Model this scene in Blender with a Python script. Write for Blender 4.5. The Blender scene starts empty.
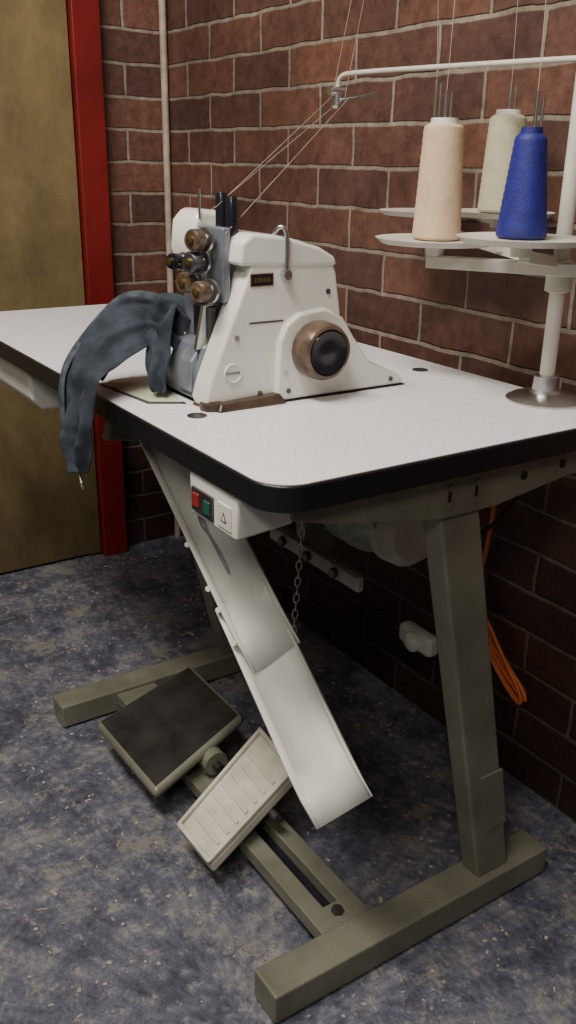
import bpy, bmesh, math, random
from mathutils import Vector, Matrix, noise
random.seed(4)
S=bpy.context.scene
COL=S.collection
# ---------------- materials ----------------
def new_mat(name):
    m=bpy.data.materials.new(name); m.use_nodes=True
    nt=m.node_tree; b=nt.nodes["Principled BSDF"]
    return m,nt,b
def mat(name,col,rough=.5,metal=0.,var=.12,scale=30.,bump=0.05,bscale=None,spec=.5,col2=None,thr=None):
    m,nt,b=new_mat(name); N=nt.nodes; L=nt.links
    tc=N.new("ShaderNodeTexCoord")
    n=N.new("ShaderNodeTexNoise"); n.inputs["Scale"].default_value=scale; n.inputs["Detail"].default_value=6
    L.new(tc.outputs["Object"],n.inputs["Vector"])
    r=N.new("ShaderNodeValToRGB")
    c2=col2 if col2 else tuple(c*(1-var*2.2) for c in col)
    lo,hi=thr if thr else (.35,.62)
    r.color_ramp.elements[0].position=lo; r.color_ramp.elements[0].color=(*c2,1)
    r.color_ramp.elements[1].position=hi; r.color_ramp.elements[1].color=(*col,1)
    L.new(n.outputs["Fac"],r.inputs["Fac"]); L.new(r.outputs["Color"],b.inputs["Base Color"])
    b.inputs["Roughness"].default_value=rough; b.inputs["Metallic"].default_value=metal
    b.inputs["Specular IOR Level"].default_value=spec
    if bump>0:
        n2=N.new("ShaderNodeTexNoise"); n2.inputs["Scale"].default_value=bscale or scale*6; n2.inputs["Detail"].default_value=4
        L.new(tc.outputs["Object"],n2.inputs["Vector"])
        bp=N.new("ShaderNodeBump"); bp.inputs["Strength"].default_value=bump; bp.inputs["Distance"].default_value=.002
        L.new(n2.outputs["Fac"],bp.inputs["Height"]); L.new(bp.outputs["Normal"],b.inputs["Normal"])
    return m
def brick_mat(name,axes):
    m,nt,b=new_mat(name); N=nt.nodes; L=nt.links
    tc=N.new("ShaderNodeTexCoord"); sp=N.new("ShaderNodeSeparateXYZ"); cb=N.new("ShaderNodeCombineXYZ")
    L.new(tc.outputs["Object"],sp.inputs[0])
    L.new(sp.outputs[axes[0]],cb.inputs["X"]); L.new(sp.outputs["Z"],cb.inputs["Y"])
    dn=N.new("ShaderNodeTexNoise"); dn.inputs["Scale"].default_value=14; dn.inputs["Detail"].default_value=4; L.new(tc.outputs["Object"],dn.inputs["Vector"])
    sub=N.new("ShaderNodeVectorMath"); sub.operation='SUBTRACT'; sub.inputs[1].default_value=(.5,.5,.5); L.new(dn.outputs["Color"],sub.inputs[0])
    sc=N.new("ShaderNodeVectorMath"); sc.operation='SCALE'; sc.inputs["Scale"].default_value=.011; L.new(sub.outputs[0],sc.inputs[0])
    ad=N.new("ShaderNodeVectorMath"); L.new(cb.outputs[0],ad.inputs[0]); L.new(sc.outputs[0],ad.inputs[1])
    br=N.new("ShaderNodeTexBrick"); br.inputs["Scale"].default_value=1.; br.inputs["Brick Width"].default_value=.225
    br.inputs["Row Height"].default_value=.075; br.inputs["Mortar Size"].default_value=.0050; br.inputs["Mortar Smooth"].default_value=.45
    br.inputs["Bias"].default_value=0.
    br.inputs["Color1"].default_value=(.150,.066,.043,1); br.inputs["Color2"].default_value=(.075,.036,.030,1)
    br.inputs["Mortar"].default_value=(.25,.205,.16,1)
    L.new(ad.outputs[0],br.inputs["Vector"])
    n=N.new("ShaderNodeTexNoise"); n.inputs["Scale"].default_value=45; n.inputs["Detail"].default_value=8; n.inputs["Roughness"].default_value=.7
    L.new(tc.outputs["Object"],n.inputs["Vector"])
    mr=N.new("ShaderNodeMapRange"); mr.inputs[1].default_value=.3; mr.inputs[2].default_value=.7; mr.inputs[3].default_value=.55; mr.inputs[4].default_value=1.4
    L.new(n.outputs["Fac"],mr.inputs[0])
    nb=N.new("ShaderNodeTexNoise"); nb.inputs["Scale"].default_value=3.5; nb.inputs["Detail"].default_value=5; L.new(tc.outputs["Object"],nb.inputs["Vector"])
    mrb=N.new("ShaderNodeMapRange"); mrb.inputs[1].default_value=.35; mrb.inputs[2].default_value=.65; mrb.inputs[3].default_value=.72; mrb.inputs[4].default_value=1.15; L.new(nb.outputs["Fac"],mrb.inputs[0])
    mp=N.new("ShaderNodeMath"); mp.operation='MULTIPLY'; L.new(mr.outputs[0],mp.inputs[0]); L.new(mrb.outputs[0],mp.inputs[1])
    mx=N.new("ShaderNodeVectorMath"); mx.operation='SCALE'; L.new(br.outputs["Color"],mx.inputs[0]); L.new(mp.outputs[0],mx.inputs["Scale"])
    gr=N.new("ShaderNodeMapRange"); gr.inputs[1].default_value=.15; gr.inputs[2].default_value=.75; gr.inputs[3].default_value=.30; gr.inputs[4].default_value=1.  # low-wall shade painted into the brick colour, darkening towards the floor
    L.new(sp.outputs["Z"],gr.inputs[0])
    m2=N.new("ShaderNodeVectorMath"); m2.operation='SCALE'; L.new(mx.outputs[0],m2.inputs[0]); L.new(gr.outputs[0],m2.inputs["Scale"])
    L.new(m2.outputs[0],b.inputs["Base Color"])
    b.inputs["Roughness"].default_value=.5
    inv=N.new("ShaderNodeMath"); inv.operation='SUBTRACT'; inv.inputs[0].default_value=1.; L.new(br.outputs["Fac"],inv.inputs[1])
    mm=N.new("ShaderNodeMath"); mm.operation='MULTIPLY_ADD'; mm.inputs[1].default_value=.3; L.new(n.outputs["Fac"],mm.inputs[0]); L.new(inv.outputs[0],mm.inputs[2])
    bp=N.new("ShaderNodeBump"); bp.inputs["Strength"].default_value=.8; bp.inputs["Distance"].default_value=.007
    L.new(mm.outputs[0],bp.inputs["Height"]); L.new(bp.outputs["Normal"],b.inputs["Normal"])
    return m
def floor_mat():
    m,nt,b=new_mat("worn_painted_concrete"); N=nt.nodes; L=nt.links
    tc=N.new("ShaderNodeTexCoord")
    def noi(s,d=8,r=.6):
        n=N.new("ShaderNodeTexNoise"); n.inputs["Scale"].default_value=s; n.inputs["Detail"].default_value=d; n.inputs["Roughness"].default_value=r
        L.new(tc.outputs["Object"],n.inputs["Vector"]); return n
    def ramp(src,pos,cols):
        r=N.new("ShaderNodeValToRGB"); e=r.color_ramp.elements
        while len(e)<len(pos): e.new(.5)
        for i,(p,c) in enumerate(zip(pos,cols)): e[i].position=p; e[i].color=(*c,1)
        L.new(src,r.inputs["Fac"]); return r
    a=ramp(noi(9,10,.78).outputs["Fac"],[.40,.50,.60],[(.050,.053,.078),(.10,.105,.145),(.185,.185,.20)])
    k=ramp(noi(75,6,.78).outputs["Fac"],[.32,.68],[(.45,.45,.45),(1.5,1.5,1.5)])
    mu=N.new("ShaderNodeVectorMath"); mu.operation='MULTIPLY'; L.new(a.outputs["Color"],mu.inputs[0]); L.new(k.outputs["Color"],mu.inputs[1])
    fl=noi(36,9,.78); f2=ramp(fl.outputs["Fac"],[.565,.60],[(0,0,0),(.8,.8,.8)])
    mx=N.new("ShaderNodeMix"); mx.data_type='RGBA'; L.new(f2.outputs["Color"],mx.inputs[0]); L.new(mu.outputs[0],mx.inputs[6]); mx.inputs[7].default_value=(.27,.25,.215,1)
    f3=ramp(noi(5.5,12,.85).outputs["Fac"],[.54,.575],[(0,0,0),(.8,.8,.8)])
    mx2=N.new("ShaderNodeMix"); mx2.data_type='RGBA'; L.new(f3.outputs["Color"],mx2.inputs[0]); L.new(mx.outputs[2],mx2.inputs[6]); mx2.inputs[7].default_value=(.225,.21,.18,1)
    L.new(mx2.outputs[2],b.inputs["Base Color"])
    b.inputs["Roughness"].default_value=.4
    bp=N.new("ShaderNodeBump"); bp.inputs["Strength"].default_value=.7; bp.inputs["Distance"].default_value=.006
    L.new(noi(55,8,.75).outputs["Fac"],bp.inputs["Height"]); L.new(bp.outputs["Normal"],b.inputs["Normal"])
    return m
def wood_mat():
    m,nt,b=new_mat("stained_plywood"); N=nt.nodes; L=nt.links
    tc=N.new("ShaderNodeTexCoord"); mp=N.new("ShaderNodeMapping"); mp.inputs["Scale"].default_value=(1,3.5,1.8)
    L.new(tc.outputs["Object"],mp.inputs["Vector"])
    n=N.new("ShaderNodeTexNoise"); n.inputs["Scale"].default_value=3; n.inputs["Detail"].default_value=12; n.inputs["Roughness"].default_value=.75; L.new(mp.outputs[0],n.inputs["Vector"])
    r=N.new("ShaderNodeValToRGB"); e=r.color_ramp.elements; e[0].position=.3; e[0].color=(.12,.088,.035,1); e[1].position=.7; e[1].color=(.23,.172,.072,1)
    L.new(n.outputs["Fac"],r.inputs["Fac"])
    n2=N.new("ShaderNodeTexNoise"); n2.inputs["Scale"].default_value=3; n2.inputs["Detail"].default_value=8; n2.inputs["Roughness"].default_value=.7; L.new(tc.outputs["Object"],n2.inputs["Vector"])
    mr=N.new("ShaderNodeMapRange"); mr.inputs[1].default_value=.35; mr.inputs[2].default_value=.65; mr.inputs[3].default_value=.72; mr.inputs[4].default_value=1.15; L.new(n2.outputs["Fac"],mr.inputs[0])
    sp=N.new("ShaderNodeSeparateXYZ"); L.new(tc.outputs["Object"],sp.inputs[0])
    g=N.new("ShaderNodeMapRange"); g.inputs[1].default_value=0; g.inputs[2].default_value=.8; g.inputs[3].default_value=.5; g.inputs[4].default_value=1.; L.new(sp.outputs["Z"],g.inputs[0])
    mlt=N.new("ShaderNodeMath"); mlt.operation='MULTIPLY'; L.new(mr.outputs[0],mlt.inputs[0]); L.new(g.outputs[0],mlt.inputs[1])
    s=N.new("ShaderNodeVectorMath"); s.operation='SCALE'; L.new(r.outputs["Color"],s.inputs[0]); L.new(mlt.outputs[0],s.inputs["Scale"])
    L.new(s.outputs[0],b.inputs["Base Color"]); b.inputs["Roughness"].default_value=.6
    return m
def laminate_mat():
    m,nt,b=new_mat("speckled_white_laminate"); N=nt.nodes; L=nt.links
    tc=N.new("ShaderNodeTexCoord"); n=N.new("ShaderNodeTexNoise"); n.inputs["Scale"].default_value=420; n.inputs["Detail"].default_value=2; L.new(tc.outputs["Object"],n.inputs["Vector"])
    r=N.new("ShaderNodeValToRGB"); e=r.color_ramp.elements; e[0].position=.35; e[0].color=(.62,.61,.63,1); e[1].position=.6; e[1].color=(.80,.79,.80,1)
    L.new(n.outputs["Fac"],r.inputs["Fac"]); L.new(r.outputs["Color"],b.inputs["Base Color"]); b.inputs["Roughness"].default_value=.36
    return m
M={}
M['lam']=laminate_mat()
M['black']=mat("black_edge_banding",(.007,.007,.010),.38,var=.1,bump=.02)
M['under']=mat("chipboard_underside",(.10,.06,.035),.8)
M['frame']=mat("grey_green_hammered_paint",(.205,.207,.155),.4,.2,var=.14,scale=10,bump=.3,bscale=260)
M['white']=mat("machine_white_enamel",(.73,.73,.67),.22,var=.07,scale=7,bump=0)
M['plast']=mat("white_plastic",(.71,.72,.66),.4,var=.06,scale=10,bump=.02)
M['cream']=mat("aged_cream_plastic",(.62,.60,.50),.5,var=.12,scale=18)
M['steel']=mat("brushed_steel",(.6,.6,.6),.28,1.,var=.06,bump=.02)
M['dsteel']=mat("dark_steel",(.16,.16,.17),.4,.9,var=.2)
M['bmetal']=mat("bluegrey_cast_metal",(.24,.27,.31),.35,.4,var=.15)
M['brown']=mat("brown_bakelite",(.15,.10,.07),.3,.3,var=.2,scale=50)
M['rust']=mat("oily_brown_metal",(.13,.09,.065),.4,.5,var=.25)
M['brass']=mat("brass",(.55,.40,.16),.3,1.)
M['blk']=mat("black_plastic",(.012,.012,.020),.2,bump=0)
M['rubber']=mat("black_ribbed_rubber",(.024,.022,.020),.5,var=.3,scale=20,bump=.3)
M['jean']=mat("washed_denim",(.046,.056,.072),.9,var=.25,scale=26,bump=.6,bscale=700,spec=.1)
M['jeanl']=mat("denim_seam",(.078,.092,.110),.9,var=.25,scale=60,bump=.6,bscale=700,spec=.1)
M['red']=mat("red_button",(.30,.02,.02),.4,bump=0)
M['green']=mat("green_button",(.01,.10,.06),.4,bump=0)
M['redp']=mat("red_painted_timber",(.18,.008,.007),.45,var=.15,scale=6)
M['pipe']=mat("pale_painted_pipe",(.46,.36,.29),.5,var=.14)
M['thrC']=mat("cream_thread",(.64,.47,.31),.75,var=.06,scale=60,bump=.25,bscale=300)
M['thrB']=mat("blue_thread",(.012,.016,.20),.6,var=.15,scale=60,bump=.25,bscale=300)
M['thrK']=mat("pale_thread",(.48,.46,.31),.75,var=.06,scale=60,bump=.25,bscale=300)
M['enam']=mat("stand_white_enamel",(.66,.64,.56),.35,var=.06,scale=10,bump=0)
M['orange']=mat("orange_cable_sheath",(.80,.18,.035),.45,bump=0)
M['motor']=mat("motor_grey_enamel",(.36,.38,.32),.4,.1,var=.12)
M['string']=mat("thread_strand",(.46,.39,.31),.8,bump=0)
M['chip']=mat("wood_and_lint_scraps",(.44,.39,.31),.9,var=.3,scale=80)
M['plateg']=mat("pale_green_plate",(.50,.53,.38),.4,var=.08)
# ---------------- builders ----------------
def empty(name):
    e=bpy.data.objects.new(name,None); COL.objects.link(e); e.empty_display_size=.05; return e
def add(name,me,mt,parent=None,bev=0,smooth=False,seg=2):
    o=bpy.data.objects.new(name,me); COL.objects.link(o)
    if mt: me.materials.append(M[mt] if isinstance(mt,str) else mt)
    if parent: o.parent=parent
    if smooth:
        for p in me.polygons: p.use_smooth=True
    if bev>0:
        md=o.modifiers.new("bevel",'BEVEL'); md.width=bev; md.segments=seg; md.limit_method='ANGLE'; md.angle_limit=math.radians(35)
        for p in me.polygons: p.use_smooth=True
        md.harden_normals=True
    return o
def mesh(name,vs,fs):
    me=bpy.data.meshes.new(name); me.from_pydata([tuple(v) for v in vs],[],fs)
    bm=bmesh.new(); bm.from_mesh(me); bmesh.ops.recalc_face_normals(bm,faces=bm.faces); bm.to_mesh(me); bm.free(); return me
def box(name,x0,x1,y0,y1,z0,z1,mt,parent=None,bev=.002):
    vs=[(x,y,z) for x in (x0,x1) for y in (y0,y1) for z in (z0,z1)]
    fs=[(0,1,3,2),(4,6,7,5),(0,4,5,1),(2,3,7,6),(0,2,6,4),(1,5,7,3)]
    return add(name,mesh(name,vs,fs),mt,parent,bev)
def hexa(name,bot,top,mt,parent=None,bev=.002):
    vs=list(bot)+list(top)
    fs=[(3,2,1,0),(4,5,6,7)]+[(i,(i+1)%4,4+(i+1)%4,4+i) for i in range(4)]
    return add(name,mesh(name,vs,fs),mt,parent,bev)
def prism(name,pts,axis,a,b,mt,parent=None,bev=.002,seg=2):
    n=len(pts); vs=[]
    for t in (a,b):
        for (p,q) in pts:
            v={'x':(t,p,q),'y':(p,t,q),'z':(p,q,t)}[axis]; vs.append(v)
    fs=[tuple(range(n)),tuple(range(2*n-1,n-1,-1))]+[(i,(i+1)%n,n+(i+1)%n,n+i) for i in range(n)]
    return add(name,mesh(name,vs,fs),mt,parent,bev,seg=seg)
def lathe(name,org,axis,prof,mt,parent=None,seg=40):
    org=Vector(org); ax=Vector(axis).normalized()
    q=Vector((0,0,1)).rotation_difference(ax).to_matrix()
    vs=[];fs=[]
    for (r,h) in prof:
        for i in range(seg):
            a=2*math.pi*i/seg; vs.append(org+q@Vector((r*math.cos(a),r*math.sin(a),h)))
    for j in range(len(prof)-1):
        for i in range(seg):
            k=(i+1)%seg; fs.append((j*seg+i,j*seg+k,(j+1)*seg+k,(j+1)*seg+i))
    fs.append(tuple(range(seg))); fs.append(tuple((len(prof)-1)*seg+i for i in range(seg)))
    o=add(name,mesh(name,vs,fs),mt,parent,smooth=True)
    md=o.modifiers.new("es",'EDGE_SPLIT'); md.split_angle=math.radians(32)
    return o
def cyl(name,p0,p1,r,mt,parent=None,r1=None,seg=24):
    p0=Vector(p0);p1=Vector(p1); L=(p1-p0).length
    return lathe(name,p0,p1-p0,[(r,0),(r if r1 is None else r1,L)],mt,parent,seg)
def tube(name,pts,r,mt,parent=None,smooth=True,cyc=False):
    cu=bpy.data.curves.new(name,'CURVE'); cu.dimensions='3D'; cu.bevel_depth=r; cu.bevel_resolution=3; cu.use_fill_caps=True
    sp=cu.splines.new('NURBS' if smooth else 'POLY'); sp.points.add(len(pts)-1)
    for i,p in enumerate(pts): sp.points[i].co=(*p,1)
    if smooth: sp.use_endpoint_u=True; sp.order_u=3; sp.resolution_u=8
    sp.use_cyclic_u=cyc
    cu.materials.append(M[mt]); o=bpy.data.objects.new(name,cu); COL.objects.link(o)
    if parent: o.parent=parent
    return o
# ---------------- room ----------------
o=box("floor",-1.62,2.6,-2.6,.72,-.05,0,None,bev=0); o.data.materials.append(floor_mat())
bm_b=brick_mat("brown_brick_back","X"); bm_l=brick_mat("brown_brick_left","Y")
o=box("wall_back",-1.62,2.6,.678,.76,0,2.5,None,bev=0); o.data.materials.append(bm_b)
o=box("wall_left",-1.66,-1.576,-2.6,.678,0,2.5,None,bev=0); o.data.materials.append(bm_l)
door=empty("door_1"); wm=wood_mat()
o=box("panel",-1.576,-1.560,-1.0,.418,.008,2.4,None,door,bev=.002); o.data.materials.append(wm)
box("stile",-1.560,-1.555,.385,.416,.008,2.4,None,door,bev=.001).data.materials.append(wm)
box("trim_1",-1.576,-1.535,.42,.490,0,2.42,'redp',None,.003)
tube("wall_pipe",[(-1.562,.664,.0),(-1.562,.664,2.4)],.009,'pipe',smooth=False)
# ---------------- table ----------------
T=empty("industrial_sewing_table")
def rrect(x0,x1,y0,y1,r,n=10):
    pts=[]
    for cx,cy,a0 in ((x1-r,y1-r,0),(x0+r,y1-r,90),(x0+r,y0+r,180),(x1-r,y0+r,270)):
        for i in range(n+1):
            a=math.radians(a0+90*i/n); pts.append((cx+r*math.cos(a),cy+r*math.sin(a)))
    return pts
prism("edge_band",rrect(-1.2,0,0,.55,.045),'z',.729,.7592,'black',T,.003)
prism("laminate_top",rrect(-1.1975,-.0025,.0025,.5475,.043),'z',.758,.760,'lam',T,0)
prism("underside",rrect(-1.19,-.01,.01,.54,.04),'z',.7275,.7295,'under',T,0)
for i,(x,y) in enumerate([(-.281,.066),(-.348,.493)]):
    lathe("plug_%d"%i,(x,y,.7598),(0,0,1),[(.0125,0),(.0125,.0012),(.010,.0016),(.010,.001),(.002,.001)],'dsteel',T)
def frame(tag,xi,xo):
    box("foot_"+tag,xi,xo,.025,.54,.004,.052,'frame',T,.004)
    for k,yy in enumerate((.05,.50)): cyl("glide_%s_%d"%(tag,k),((xi+xo)/2,yy,0),((xi+xo)/2,yy,.006),.018,'blk',T)
    a,b=xi+.006,xo-.012
    hexa("post_"+tag,[(a,.398,.05),(b,.398,.05),(b,.462,.05),(a,.462,.05)],[(a,.248,.70),(b,.248,.70),(b,.314,.70),(a,.314,.70)],'frame',T,.005)
    prism("bracket_"+tag,[(.04,.729),(.04,.712),(.09,.698),(.25,.670),(.34,.670),(.46,.686),(.525,.690),(.535,.729)],'x',b,b+.006,'frame',T,.0015)
    box("flange_"+tag,a-.03,b+.003,.04,.535,.723,.7285,'frame',T,.001)
    prism("patch_"+tag,[(.401,.14),(.443,.14),(.4195,.245),(.377,.245)],'x',b-.002,b+.002,'frame',T,.001)
    for k,(y,z) in enumerate([(.385,.702),(.455,.706)]): cyl("hole_%s_%d"%(tag,k),(b+.0055,y,z),(b+.0068,y,z),.006,'blk',T)
    for k,(y) in enumerate([.262,.305]):
        for kk in (0,1): cyl("bolt_%s_%d%d"%(tag,k,kk),(b+.006,y,.686+.022*kk),(b+.008,y,.686+.022*kk),.0045,'frame',T,seg=6)
        box("slot_%s_%d"%(tag,k),b+.0055,b+.0063,y-.0025,y+.0025,.686,.708,'blk',T,0)
frame("near",-.073,-.018)
frame("far",-.852,-.796)
prism("rear_beam",[(.15,.62),(.14,.585),(.30,.56),(.31,.60)],'x',-.80,-.775,'frame',T,.006)
box("rear_beam_hanger",-.80,-.79,.18,.28,.60,.7275,'frame',T,.002)
box("crossbar_a",-.796,-.35,.140,.225,.022,.046,'frame',T,.003)
box("crossbar_b",-.35,-.073,.140,.170,.022,.046,'frame',T,.002)
box("crossbar_c",-.35,-.073,.195,.225,.022,.046,'frame',T,.002)
box("crossbar_d",-.115,-.073,.168,.197,.022,.0458,'frame',T,.001)
box("crossbar_e",-.35,-.073,.165,.20,.020,.026,'blk',T,0)
cyl("crossbar_bolt",(-.097,.182,.045),(-.097,.182,.052),.009,'dsteel',T,seg=6)
# ---------------- drawer ----------------
D=empty("table_drawer")
prism("tray",[(.02,.7275),(.025,.665),(.045,.645),(.29,.645),(.30,.7275)],'x',-1.15,-.815,'plast',D,.008,3)
# ---------------- switch box ----------------
B=empty("motor_switch_box")
hexa("housing",[(-.182,.004,.676),(-.078,.004,.676),(-.078,.078,.682),(-.182,.078,.682)],[(-.186,.004,.7275),(-.074,.004,.7275),(-.074,.082,.7275),(-.186,.082,.7275)],'plast',B,.004)
box("red_button",-.170,-.156,-.001,.008,.690,.707,'red',B,.002)
box("green_button",-.145,-.131,-.001,.008,.688,.705,'green',B,.002)
box("switch_surround",-.175,-.126,.001,.006,.683,.712,'dsteel',B,.001)
box("label",-.117,-.087,.0025,.006,.684,.712,'enam',B,.0005)
prism("warning_triangle",[(-.108,.692),(-.096,.692),(-.102,.703)],'y',.0018,.0026,'dsteel',B,0)
prism("warning_triangle_in",[(-.1055,.6933),(-.0985,.6933),(-.102,.7000)],'y',.0014,.0019,'enam',B,0)
# ---------------- chute ----------------
Cq=empty("waste_chute")
def channel(name,P0,P1,w0,w1,h,mt,par,n=8):
    P0=Vector(P0);P1=Vector(P1);w0=Vector(w0);w1=Vector(w1)
    a=(P1-P0); nn=w0.cross(a).normalized()
    if nn.z<0: nn=-nn
    vs=[];fs=[]
    cs=[(0,1),(.015,.35),(.05,.03),(.5,-.0),(.95,.03),(.985,.35),(1,1)]
    for i in range(n+1):
        t=i/n; P=P0.lerp(P1,t); w=w0.lerp(w1,t)
        hh=h*(.25+.75*min(1,t*6))
        for (s,u) in cs: vs.append(P+w*s+nn*hh*u)
    m=len(cs)
    for i in range(n):
        for j in range(m-1): fs.append((i*m+j,i*m+j+1,(i+1)*m+j+1,(i+1)*m+j))
    o=add(name,mesh(name,vs,fs),mt,par,smooth=True)
    s=o.modifiers.new("es",'EDGE_SPLIT'); s.split_angle=math.radians(40)
    s=o.modifiers.new("sol",'SOLIDIFY'); s.thickness=.003; s.offset=0
    return o,nn
channel("lower_chute",(-.040,.100,.275),(-.285,.102,.470),(.043,.050,.059),(.040,.050,.056),.014,'plast',Cq)
channel("upper_chute",(-.201,.104,.417),(-.530,.090,.690),(.036,.048,.050),(.036,.050,.050),.013,'plast',Cq)
for i,(t) in enumerate([.10,.22,.30,.47]):
    p=Vector((-.201,.100,.417)).lerp(Vector((-.530,.088,.690)),t)
    cyl("clip_%d"%i,p+Vector((-.004,-.004,.004)),p+Vector((.002,-.010,.008)),.004,'plast',Cq,seg=12)
for k in range(3):
    tube("lever_wire_%d"%k,[(-.36+.006*k,.105,.60),(-.345+.005*k,.10,.585),(-.33,.105,.575),(-.30-.004*k,.11,.550),(-.285,.112,.530)],.0015,'bmetal',Cq)
# ---------------- pedals ----------------
P=empty("foot_treadle")
def slab(name,c,th,mt,par,bev):
    c=[Vector(v) for v in c]; n=(c[1]-c[0]).cross(c[3]-c[0]).normalized()
    if n.z<0:n=-n
    return hexa(name,[v-n*th for v in c],c,mt,par,bev),n
cs=[(-.685,.048,.075),(-.442,.055,.075),(-.495,.262,.125),(-.705,.262,.125)]
slab("treadle_plate",cs,.022,'frame',P,.012)
cc=sum((Vector(v) for v in cs),Vector())/4
ins=[cc+(Vector(v)-cc)*.91+Vector((0,0,.0025)) for v in cs]
slab("rubber_pad",ins,.003,'rubber',P,.004)
cyl("pivot_hub",(-.52,.182,.075),(-.455,.182,.075),.022,'frame',P)
cyl("pivot_pin",(-.66,.182,.072),(-.44,.182,.072),.009,'dsteel',P)
box("pivot_bracket_a",-.485,-.470,.165,.20,.046,.08,'frame',P,.002)
box("pivot_bracket_b",-.66,-.645,.165,.20,.046,.08,'frame',P,.002)
Q=empty("presser_lift_pedal")
cs2=[(-.365,.060,.060),(-.262,.062,.060),(-.300,.245,.135),(-.43,.258,.135)]
slab("pedal_body",cs2,.022,'cream',Q,.006)
cv=[Vector(v) for v in cs2]
def onp(u,v,up=.0):
    a=cv[0].lerp(cv[1],u); b=cv[3].lerp(cv[2],u); return a.lerp(b,v)+Vector((0,-.4,.9))*up
for i,(u0,v0,u1,v1) in enumerate([(0,0,1,.04),(0,0,.06,1),(.94,0,1,1),(0,.96,1,1)]):
    hexa("rim_%d"%i,[onp(u0,v0),onp(u1,v0),onp(u1,v1),onp(u0,v1)],[onp(u0,v0,.008),onp(u1,v0,.008),onp(u1,v1,.008),onp(u0,v1,.008)],'cream',Q,.002)
for i in range(7):
    v=.14+.105*i
    hexa("ridge_%d"%i,[onp(.14,v),onp(.86,v),onp(.86,v+.035),onp(.14,v+.035)],[onp(.14,v,.004),onp(.86,v,.004),onp(.86,v+.035,.004),onp(.14,v+.035,.004)],'cream',Q,.001)
cyl("pivot_pin",(-.42,.19,.085),(-.27,.19,.085),.008,'dsteel',Q)
box("pivot_bracket",-.36,-.335,.175,.205,.046,.095,'frame',Q,.002)
# ---------------- chains ----------------
def chain(name,p0,p1,n):
    p0=Vector(p0);p1=Vector(p1); vs=[];fs=[]
    d=(p1-p0); L=d.length/n; q=Vector((0,0,1)).rotation_difference(d.normalized()).to_matrix()
    for k in range(n):
        c=p0+d*((k+.5)/n); rot=Matrix.Rotation(math.radians(90*(k%2)),3,'Z'); base=len(vs)
        for i in range(12):
            a=2*math.pi*i/12; ce=Vector((.0042*math.cos(a),0,L*.62*math.sin(a))); di=Vector((math.cos(a),0,math.sin(a)))
            for j in range(5):
                b=2*math.pi*j/5; v=ce+di*.0012*math.cos(b)+Vector((0,1,0))*.0012*math.sin(b); vs.append(c+q@(rot@v))
        for i in range(12):
            for j in range(5):
                fs.append((base+i*5+j,base+((i+1)%12)*5+j,base+((i+1)%12)*5+(j+1)%5,base+i*5+(j+1)%5))
    return add(name,mesh(name,vs,fs),'steel',None,smooth=True)
chain("lift_chain",(-.352,.285,.62),(-.325,.235,.14),36)
chain("lift_chain",(-.42,.25,.70),(-.435,.25,.56),12)
# ---------------- motor ----------------
Mo=empty("clutch_motor")
mz=.592
lathe("motor_body",(-.50,.40,mz),(1,0,0),[(.05,0),(.085,.01),(.092,.03),(.092,.15),(.100,.155),(.100,.20),(.092,.21),(.08,.225),(.07,.25),(.03,.252)],'motor',Mo,48)
for i in range(14):
    a=2*math.pi*i/14
    cyl("fin_%d"%i,(-.46,.40+.094*math.cos(a),mz+.094*math.sin(a)),(-.36,.40+.094*math.cos(a),mz+.094*math.sin(a)),.004,'motor',Mo,seg=8)
lathe("end_cap",(-.27,.40,mz-.040),(1,0,0),[(.055,0),(.062,.008),(.060,.035),(.048,.050),(.01,.052)],'cream',Mo,40)
box("mount",-.50,-.32,.33,.47,.68,.7275,'frame',Mo,.003)
box("clutch_arm",-.465,-.225,.292,.304,.477,.501,'motor',Mo,.003)
for i in range(3): cyl("arm_bolt_%d"%i,(-.42+.07*i,.293,.489),(-.42+.07*i,.284,.489),.008,'dsteel',Mo,seg=6)
box("arm_link",-.40,-.375,.30,.36,.475,.60,'frame',Mo,.003)
tube("motor_cable",[(-.3,.42,.53),(-.25,.47,.50),(-.22,.55,.52),(-.21,.62,.60),(-.25,.56,.72)],.0035,'blk',Mo)
# ---------------- wall socket plug and cable ----------------
K=empty("wall_socket")
box("back_plate",-.530,-.432,.645,.678,.148,.193,'plast',K,.012)
lathe("dome",(-.480,.646,.170),(0,-1,0),[(.022,0),(.021,.008),(.014,.014),(.004,.016)],'plast',K)
OC=empty("orange_extension_cable")
tube("hanging_run",[(-.312,.655,.72),(-.314,.66,.60),(-.320,.66,.49),(-.326,.66,.42),(-.338,.66,.35),(-.33,.655,.29),(-.27,.655,.245),(-.21,.65,.212)],.0042,'orange',OC)
for k in range(5):
    w_=.004+.0030*k
    A=Vector((-.328-.004*k,.655,.300+.012*k)); Bp=Vector((-.205+.004*(k%3),.655,.200-.003*k))
    d=(Bp-A).normalized(); n=Vector((-d.z,0,d.x)); yv=Vector((0,-.0035*(k-1),0)); sag=Vector((0,0,-.012))
    pts=[A,A.lerp(Bp,.25)+n*w_+sag*.7,A.lerp(Bp,.6)+n*w_+sag,A.lerp(Bp,.95)+n*w_*.8,Bp+d*.012,A.lerp(Bp,.95)-n*w_*.8,A.lerp(Bp,.6)-n*w_+sag,A.lerp(Bp,.25)-n*w_+sag*.7,A]
    tube("loop_%d"%k,[p+yv for p in pts],.0030,'orange',OC)
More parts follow.
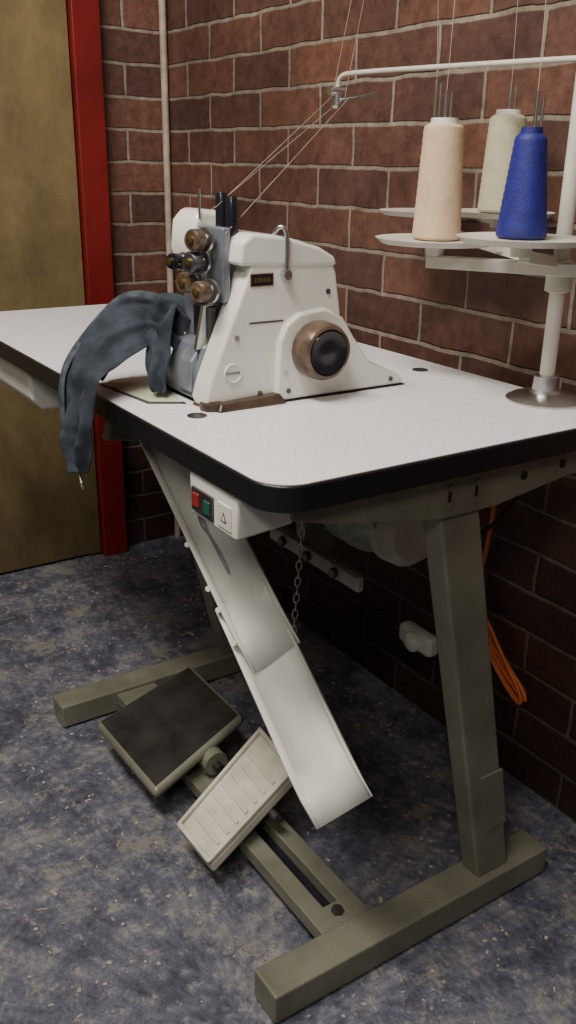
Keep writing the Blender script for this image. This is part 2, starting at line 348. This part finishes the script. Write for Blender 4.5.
# ---------------- thread stand ----------------
TS=empty("thread_stand")
px,py=-.118,.516
lathe("base_flange",(px,py,.760),(0,0,1),[(.052,0),(.052,.003),(.045,.007),(.022,.012),(.018,.016),(.017,.034),(.013,.036)],'steel',TS,48)
cyl("pole",(px,py,.762),(px,py,1.205),.0102,'enam',TS)
lathe("collar",(px,py,.905),(0,0,1),[(.012,0),(.017,.002),(.017,.040),(.012,.042)],'enam',TS)
def bar(name,a,b,w,h,mt,par):
    a=Vector(a);b=Vector(b);d=(b-a).normalized(); s=d.cross(Vector((0,0,1))).normalized()*w/2; u=s.cross(d).normalized()*h/2
    if u.z<0:u=-u
    return hexa(name,[a-s-u,a+s-u,b+s-u,b-s-u],[a-s+u,a+s+u,b+s+u,b-s+u],mt,par,.001)
bar("tray_arm_a",(-.02,.55,.937),(-.285,.438,.932),.022,.016,'enam',TS)
bar("tray_arm_b",(-.10,.52,.935),(-.45,.598,.960),.016,.014,'enam',TS)
bar("tray_arm_c",(-.118,.50,.945),(-.103,.43,.955),.016,.014,'enam',TS)
bar("tray_arm_d",(-.25,.54,.950),(-.302,.598,.970),.016,.014,'enam',TS)
def tray(n,x,y,z,r,hs=.185):
    lathe("tray_%d"%n,(x,y,z),(0,0,1),[(.012,-.02),(.014,-.006),(r*.55,-.006),(r-.008,-.004),(r,.003),(r+.001,.0035),(r-.006,.002),(r*.5,.001),(.004,.001)],'enam',TS,56)
    cyl("spindle_%d"%n,(x,y,z),(x,y,z+hs),.0024,'steel',TS,seg=10)
    cyl("spindle_b_%d"%n,(x+.006,y+.004,z+hs*.5),(x+.006,y+.004,z+hs-.004),.0020,'steel',TS,seg=10)
def cone(name,x,y,z,h,r0,r1,mt):
    e=empty(name)
    prof=[(r0*.93,.001),(r0,.004)]
    K_=26
    for i in range(K_+1):
        t=i/K_; r=r0+(r1-r0)*t+.0005*(i%2); prof.append((r,.005+(h-.012)*t))
    prof+=[(r1*.8,h-.003),(r1*.62,h-.003)]
    lathe("wound_thread",(x,y,z),(0,0,1),prof,mt,e,40)
    lathe("cardboard_core",(x,y,z+h-.006),(0,0,1),[(r1*.72,0),(r1*.68,.010),(r1*.45,.010),(r1*.45,.002),(.002,.002)],'plast' if mt!='thrB' else 'thrB',e,24)
    return e
tray(0,-.276,.440,.9605,.083,.190); tray(1,-.104,.424,.975,.080,.165); tray(2,-.312,.595,.992,.080,.175); tray(3,-.470,.595,.985,.079,.195)
cone("thread_cone",-.276,.440,.962,.150,.033,.0262,'thrC')
cone("thread_cone",-.107,.424,.9765,.121,.0305,.0185,'thrB')
cone("thread_cone",-.312,.595,.9935,.136,.032,.026,'thrK')
tube("guide_rod",[(-.02,.520,1.178),(-.118,.520,1.182),(-.35,.520,1.188),(-.600,.520,1.194),(-.622,.520,1.190),(-.628,.520,1.178),(-.628,.520,1.145)],.0036,'enam',TS)
tube("guide_cross",[(-.628,.525,1.155),(-.58,.52,1.156),(-.50,.50,1.158)],.0028,'steel',TS,False)
lathe("guide_knuckle",(-.628,.52,1.142),(0,0,1),[(.006,0),(.010,.004),(.010,.022),(.006,.026)],'steel',TS,16)
lathe("guide_knuckle_b",(-.628,.503,1.168),(0,1,0),[(.007,0),(.008,.004),(.008,.03),(.006,.034)],'steel',TS,16)
TH=empty("sewing_threads")
def st(n,*p): tube("strand_%d"%n,p,.0004,'string',TH,False)
st(0,(-.628,.51,1.16),(-.325,.12,1.005)); st(1,(-.60,.515,1.158),(-.34,.12,1.000)); st(2,(-.58,.51,1.157),(-.31,.125,.975))
st(3,(-.628,.51,1.16),(-.55,.53,1.5)); st(4,(-.60,.515,1.158),(-.52,.53,1.5))
st(5,(-.276,.44,1.15),(-.29,.46,1.5)); st(6,(-.104,.424,1.14),(-.14,.45,1.5)); st(7,(-.312,.595,1.167),(-.30,.57,1.5)); st(8,(-.47,.595,1.18),(-.46,.56,1.5))
# ---------------- overlock machine ----------------
OM=empty("overlock_sewing_machine")
box("base_gasket",-.445,-.284,.095,.408,.7595,.7615,'blk',OM,0)
prism("body",[(.084,.775),(.088,.762),(.32,.762),(.318,.80),(.296,.86),(.284,.925),(.278,.938),(.158,.945),(.151,.935),(.118,.86),(.092,.80)],'x',-.332,-.292,'white',OM,.006,3)
prism("belt_guard",[(.186,.762),(.190,.84),(.200,.862),(.222,.876),(.262,.880),(.292,.866),(.312,.838),(.340,.802),(.402,.774),(.404,.762)],'x',-.300,-.284,'white',OM,.005,3)
prism("back_skirt",[(.30,.762),(.30,.80),(.34,.79),(.40,.772),(.402,.762)],'x',-.40,-.296,'white',OM,.005)
prism("rear_body",[(.14,.762),(.32,.762),(.318,.80),(.296,.86),(.284,.93),(.15,.94)],'x',-.44,-.325,'white',OM,.006)
prism("top_cover",[(.132,.938),(.136,.966),(.152,.977),(.20,.972),(.255,.957),(.280,.944),(.284,.932),(.25,.932)],'x',-.440,-.289,'white',OM,.007,3)
prism("side_panel_seam",[(.150,.868),(.148,.866),(.200,.866),(.200,.868)],'x',-.2925,-.2912,'dsteel',OM,0)
prism("head_block",[(.122,.925),(.116,.95),(.120,.985),(.133,1.000),(.165,.998),(.178,.925)],'x',-.448,-.385,'white',OM,.009,3)
prism("looper_cover",[(.092,.765),(.092,.80),(.106,.835),(.130,.84),(.16,.765)],'x',-.415,-.333,'bmetal',OM,.004)
prism("looper_door",[(.086,.775),(.088,.815),(.10,.83),(.10,.775)],'x',-.372,-.338,'bmetal',OM,.003)
box("front_plate",-.42,-.336,.122,.150,.835,.90,'bmetal',OM,.003)
box("front_plate_b",-.375,-.334,.112,.128,.842,.885,'dsteel',OM,.003)
hexa("front_fin",[(-.345,.096,.83),(-.338,.096,.83),(-.338,.12,.83),(-.345,.12,.83)],[(-.345,.108,.885),(-.338,.108,.885),(-.338,.13,.89),(-.345,.13,.89)],'steel',OM,.001)
cyl("needle_bar",(-.430,.14,.80),(-.430,.14,.93),.006,'steel',OM)
box("presser_arm",-.440,-.410,.13,.18,.835,.865,'steel',OM,.003)
box("presser_foot",-.438,-.412,.11,.17,.800,.806,'steel',OM,.001)
box("cloth_plate",-.46,-.405,.10,.20,.762,.797,'bmetal',OM,.004)
wc=(.244,.828)
lathe("handwheel",(-.286,wc[0],wc[1]),(1,0,0),[(.030,0),(.034,.003),(.0375,.006),(.0385,.014),(.0375,.030),(.0345,.037),(.031,.039),(.030,.037),(.029,.032),(.010,.032)],'brown',OM,56)
lathe("handwheel_face",(-.258,wc[0],wc[1]),(1,0,0),[(.0300,.0),(.0300,.008),(.028,.0105),(.024,.0095),(.012,.008),(.008,.009),(.002,.0095)],'blk',OM,40)
def tension(n,x,z,yy=.120,knob='brown',s=1.15):
    q=Vector((.35,-1,.05)).normalized()
    lathe("tension_%d"%n,(x,yy,z),q,[(.004,-.012),(.004,.006),(.0125*s,.007),(.0135*s,.010),(.0125*s,.012),(.008,.013),(.0085,.018)],'steel',OM,28)
    p=Vector((x,yy,z))+q*.018
    lathe("tension_knob_%d"%n,p,q,[(.0095*s,0),(.0115*s,.002),(.0115*s,.014),(.0095*s,.017),(.004,.017),(.004,.019),(.001,.019)],knob,OM,28)
    lathe("tension_nut_%d"%n,p+q*.016,q,[(.005,0),(.005,.004),(.001,.005)],'brass',OM,12)
tension(0,-.340,.966); tension(1,-.348,.939,knob='dsteel'); tension(2,-.366,.912); tension(3,-.328,.905); tension(4,-.398,.935,knob='blk',s=.9)
box("tension_plate",-.380,-.315,.124,.136,.890,.982,'bmetal',OM,.003)
for i,(x,y) in enumerate([(-.345,.140),(-.328,.145),(-.355,.155)]):
    lathe("oil_cap_%d"%i,(x,y,.972),(0,0,1),[(.006,0),(.0080,.003),(.0080,.046-.005*i),(.006,.050-.005*i),(.001,.050-.005*i)],'blk',OM,20)
cyl("thread_pin",(-.385,.13,.99),(-.385,.13,1.025),.0018,'steel',OM,seg=8)
tube("thread_hook",[(-.286,.200,.925),(-.284,.200,.965),(-.286,.198,.983),(-.292,.190,.984),(-.300,.186,.970)],.0028,'steel',OM)
cyl("hook_boss",(-.292,.200,.925),(-.281,.200,.925),.006,'steel',OM)
box("name_plate",-.2925,-.2905,.150,.184,.912,.928,'brass',OM,.0005)
box("name_plate_in",-.2915,-.2900,.1515,.1825,.9132,.9268,'blk',OM,.0003)
for i in range(7): box("name_letter_%d"%i,-.2902,-.2898,.155+.0036*i,.1575+.0036*i,.917,.923,'brass',OM,0)
lathe("stitch_dial",(-.2925,.124,.806),(1,0,0),[(.013,0),(.013,.003),(.012,.004),(.010,.002),(.002,.002)],'white',OM,32)
box("dial_grip",-.2915,-.289,.114,.134,.8045,.8075,'bmetal',OM,.0005)
for i,(y,z) in enumerate([(.165,.775),(.20,.80),(.205,.775),(.30,.80),(.38,.772),(.13,.85),(.27,.90)]):
    cyl("screw_%d"%i,(-.294,y,z),(-.2825 if y>.19 and z<.88 else -.290,y,z),.0035,'steel' if i%2 else 'dsteel',OM,seg=12)
hexa("base_toe",[(-.335,.084,.760),(-.276,.096,.760),(-.276,.200,.760),(-.335,.205,.760)],[(-.330,.094,.770),(-.282,.102,.770),(-.282,.19,.774),(-.335,.2,.774)],'rust',OM,.003)
lathe("toe_boss",(-.300,.098,.76),(0,0,1),[(.016,0),(.016,.009),(.011,.012),(.003,.012)],'rust',OM,24)
TI=empty("throat_insert")
prism("gasket",[(-.505,.022),(-.365,.038),(-.340,.082),(-.47,.088)],'z',.7598,.7612,'blk',TI,0)
prism("plate",[(-.498,.027),(-.369,.042),(-.346,.080),(-.465,.086)],'z',.7608,.7632,'plateg',TI,.001)
# ---------------- denim ----------------
def cloth(name,outer,inner,nu,nv,bulge,par,seed=0,mt='jean',amp=.008,th=.0025):
    def samp(pl,t):
        pl=[Vector(p) for p in pl]; n=len(pl)-1; k=min(int(t*n),n-1); f=t*n-k
        p0=pl[max(k-1,0)];p1=pl[k];p2=pl[k+1];p3=pl[min(k+2,n)]
        return .5*((2*p1)+(p2-p0)*f+(2*p0-5*p1+4*p2-p3)*f*f+(3*p1-p0-3*p2+p3)*f**3)
    vs=[];fs=[]
    for i in range(nu+1):
        t=i/nu
        a=samp(outer,t);b=samp(inner,t); a2=samp(outer,min(t+.02,1))-samp(outer,max(t-.02,0))
        nn=a2.cross(b-a).normalized()
        if nn.dot(Vector((.6,-.5,.4)))<0: nn=-nn
        for j in range(nv+1):
            s=j/nv; p=a.lerp(b,s)
            rid=1-abs(math.sin(s*6.5+t*3.5+seed)); fold=(rid**2-.3)*amp*1.3+noise.noise(Vector((t*7+seed,s*4,1.3)))*amp*1.3+noise.noise(Vector((t*22+seed,s*9,4.3)))*amp*.35
            vs.append(p+nn*(bulge*math.sin(math.pi*s)+fold*min(1,.3+4*s*(1-s))))
    for i in range(nu):
        for j in range(nv):
            a=i*(nv+1)+j; fs.append((a,a+1,a+nv+2,a+nv+1))
    o=add(name,mesh(name,vs,fs),mt,par,smooth=True)
    s=o.modifiers.new("s",'SOLIDIFY'); s.thickness=th; s.offset=0
    s=o.modifiers.new("ss",'SUBSURF'); s.levels=1; s.render_levels=1
    return o
J=empty("denim_garment")
O_=[(-.425,.135,.862),(-.445,.11,.882),(-.482,.07,.884),(-.498,.025,.845),(-.494,-.022,.790),(-.482,-.034,.735),(-.470,-.036,.69),(-.444,-.036,.656)]
I_=[(-.400,.10,.815),(-.405,.085,.828),(-.415,.07,.828),(-.405,.02,.805),(-.376,-.022,.790),(-.378,-.034,.745),(-.384,-.036,.71),(-.396,-.036,.668)]
cloth("leg_panel",O_,I_,48,24,.010,J,1,amp=.011)
cloth("hem_band",[(p[0]-.002,p[1]-.004,p[2]+.003) for p in O_],[(p[0]*.82+q[0]*.18,p[1]*.82+q[1]*.18-.006,p[2]*.82+q[2]*.18+.003) for p,q in zip(O_,I_)],40,5,.003,J,2,mt='jeanl',amp=.002)
cloth("seam_flap",[(-.445,.100,.882),(-.440,.085,.850),(-.425,.068,.81),(-.392,.056,.768)],[(-.405,.108,.878),(-.392,.088,.85),(-.382,.080,.81),(-.368,.066,.768)],24,14,.010,J,3.1,amp=.010)
cloth("back_fold",[(-.425,.14,.878),(-.46,.12,.886),(-.50,.10,.86),(-.52,.07,.80),(-.515,.04,.772)],[(-.41,.12,.85),(-.43,.09,.86),(-.45,.06,.84),(-.45,.03,.80),(-.45,.01,.775)],18,8,.01,J,5)
tube("hanging_ring",[(-.430,-.038,.660),(-.422,-.040,.650),(-.418,-.038,.642),(-.424,-.036,.636),(-.432,-.037,.642),(-.430,-.038,.654)],.0018,'steel',J)
# ---------------- scraps ----------------
vs=[];fs=[]
for k in range(1700):
    x=random.uniform(-1.5,.6); y=random.uniform(-.8,.6)
    a=random.uniform(0,math.pi); big=random.random()<.06
    l=random.uniform(.0010,.0045)*(3.0 if big else 1); w=random.uniform(.0008,.0028)*(1.7 if big else 1); h=random.uniform(.0006,.0018)
    if (-.09<x<-.01 or -.87<x<-.78) and y>.01: continue
    if .13<y<.235 and -.80<x<-.07: continue
    c,s=math.cos(a),math.sin(a); b=len(vs)
    for z in (0.0002,h):
        for (u,v) in ((-l,-w),(l,-w*.6),(l*.8,w),(-l*.9,w*.7)): vs.append((x+u*c-v*s,y+u*s+v*c,z+(random.random()*.001 if z>.0005 else 0)))
    fs+= [(b+3,b+2,b+1,b),(b+4,b+5,b+6,b+7)]+[(b+i,b+(i+1)%4,b+4+(i+1)%4,b+4+i) for i in range(4)]
add("floor_scraps",mesh("floor_scraps",vs,fs),'chip')
# ---------------- lights ----------------
def area(name,loc,tgt,sx,sy,e,col):
    l=bpy.data.lights.new(name,'AREA'); l.shape='RECTANGLE'; l.size=sx; l.size_y=sy; l.energy=e; l.color=col
    o=bpy.data.objects.new(name,l); COL.objects.link(o); o.location=loc
    o.rotation_euler=(Vector(tgt)-Vector(loc)).to_track_quat('-Z','Y').to_euler(); return o
area("ceiling_strip_light",(-.1,-.75,2.45),(-.35,.1,.6),1.3,.25,64,(1,.93,.84))
area("ceiling_strip_light",(1.5,-1.6,2.4),(-.2,.2,.3),.9,.3,22,(1,.92,.82))
w=bpy.data.worlds.new("room_ambient"); S.world=w; w.use_nodes=True
w.node_tree.nodes["Background"].inputs[0].default_value=(1,.91,.80,1); w.node_tree.nodes["Background"].inputs[1].default_value=.10
# ---------------- camera ----------------
C=Vector((.6908,-.4427,1.060)); yaw=2.553; pit=.3732; rol=.01875
F=Vector((math.cos(yaw)*math.cos(pit),math.sin(yaw)*math.cos(pit),-math.sin(pit)))
R0=Vector((math.sin(yaw),-math.cos(yaw),0)); U0=R0.cross(F)
R=R0*math.cos(rol)+U0*math.sin(rol); U=-R0*math.sin(rol)+U0*math.cos(rol)
cd=bpy.data.cameras.new("camera"); cam=bpy.data.objects.new("camera",cd); COL.objects.link(cam)
mw=Matrix(((R.x,U.x,-F.x,C.x),(R.y,U.y,-F.y,C.y),(R.z,U.z,-F.z,C.z),(0,0,0,1)))
cam.matrix_world=mw
cd.sensor_fit='VERTICAL'; cd.sensor_height=24; cd.lens=897/1024*24; cd.clip_start=.02
S.camera=cam
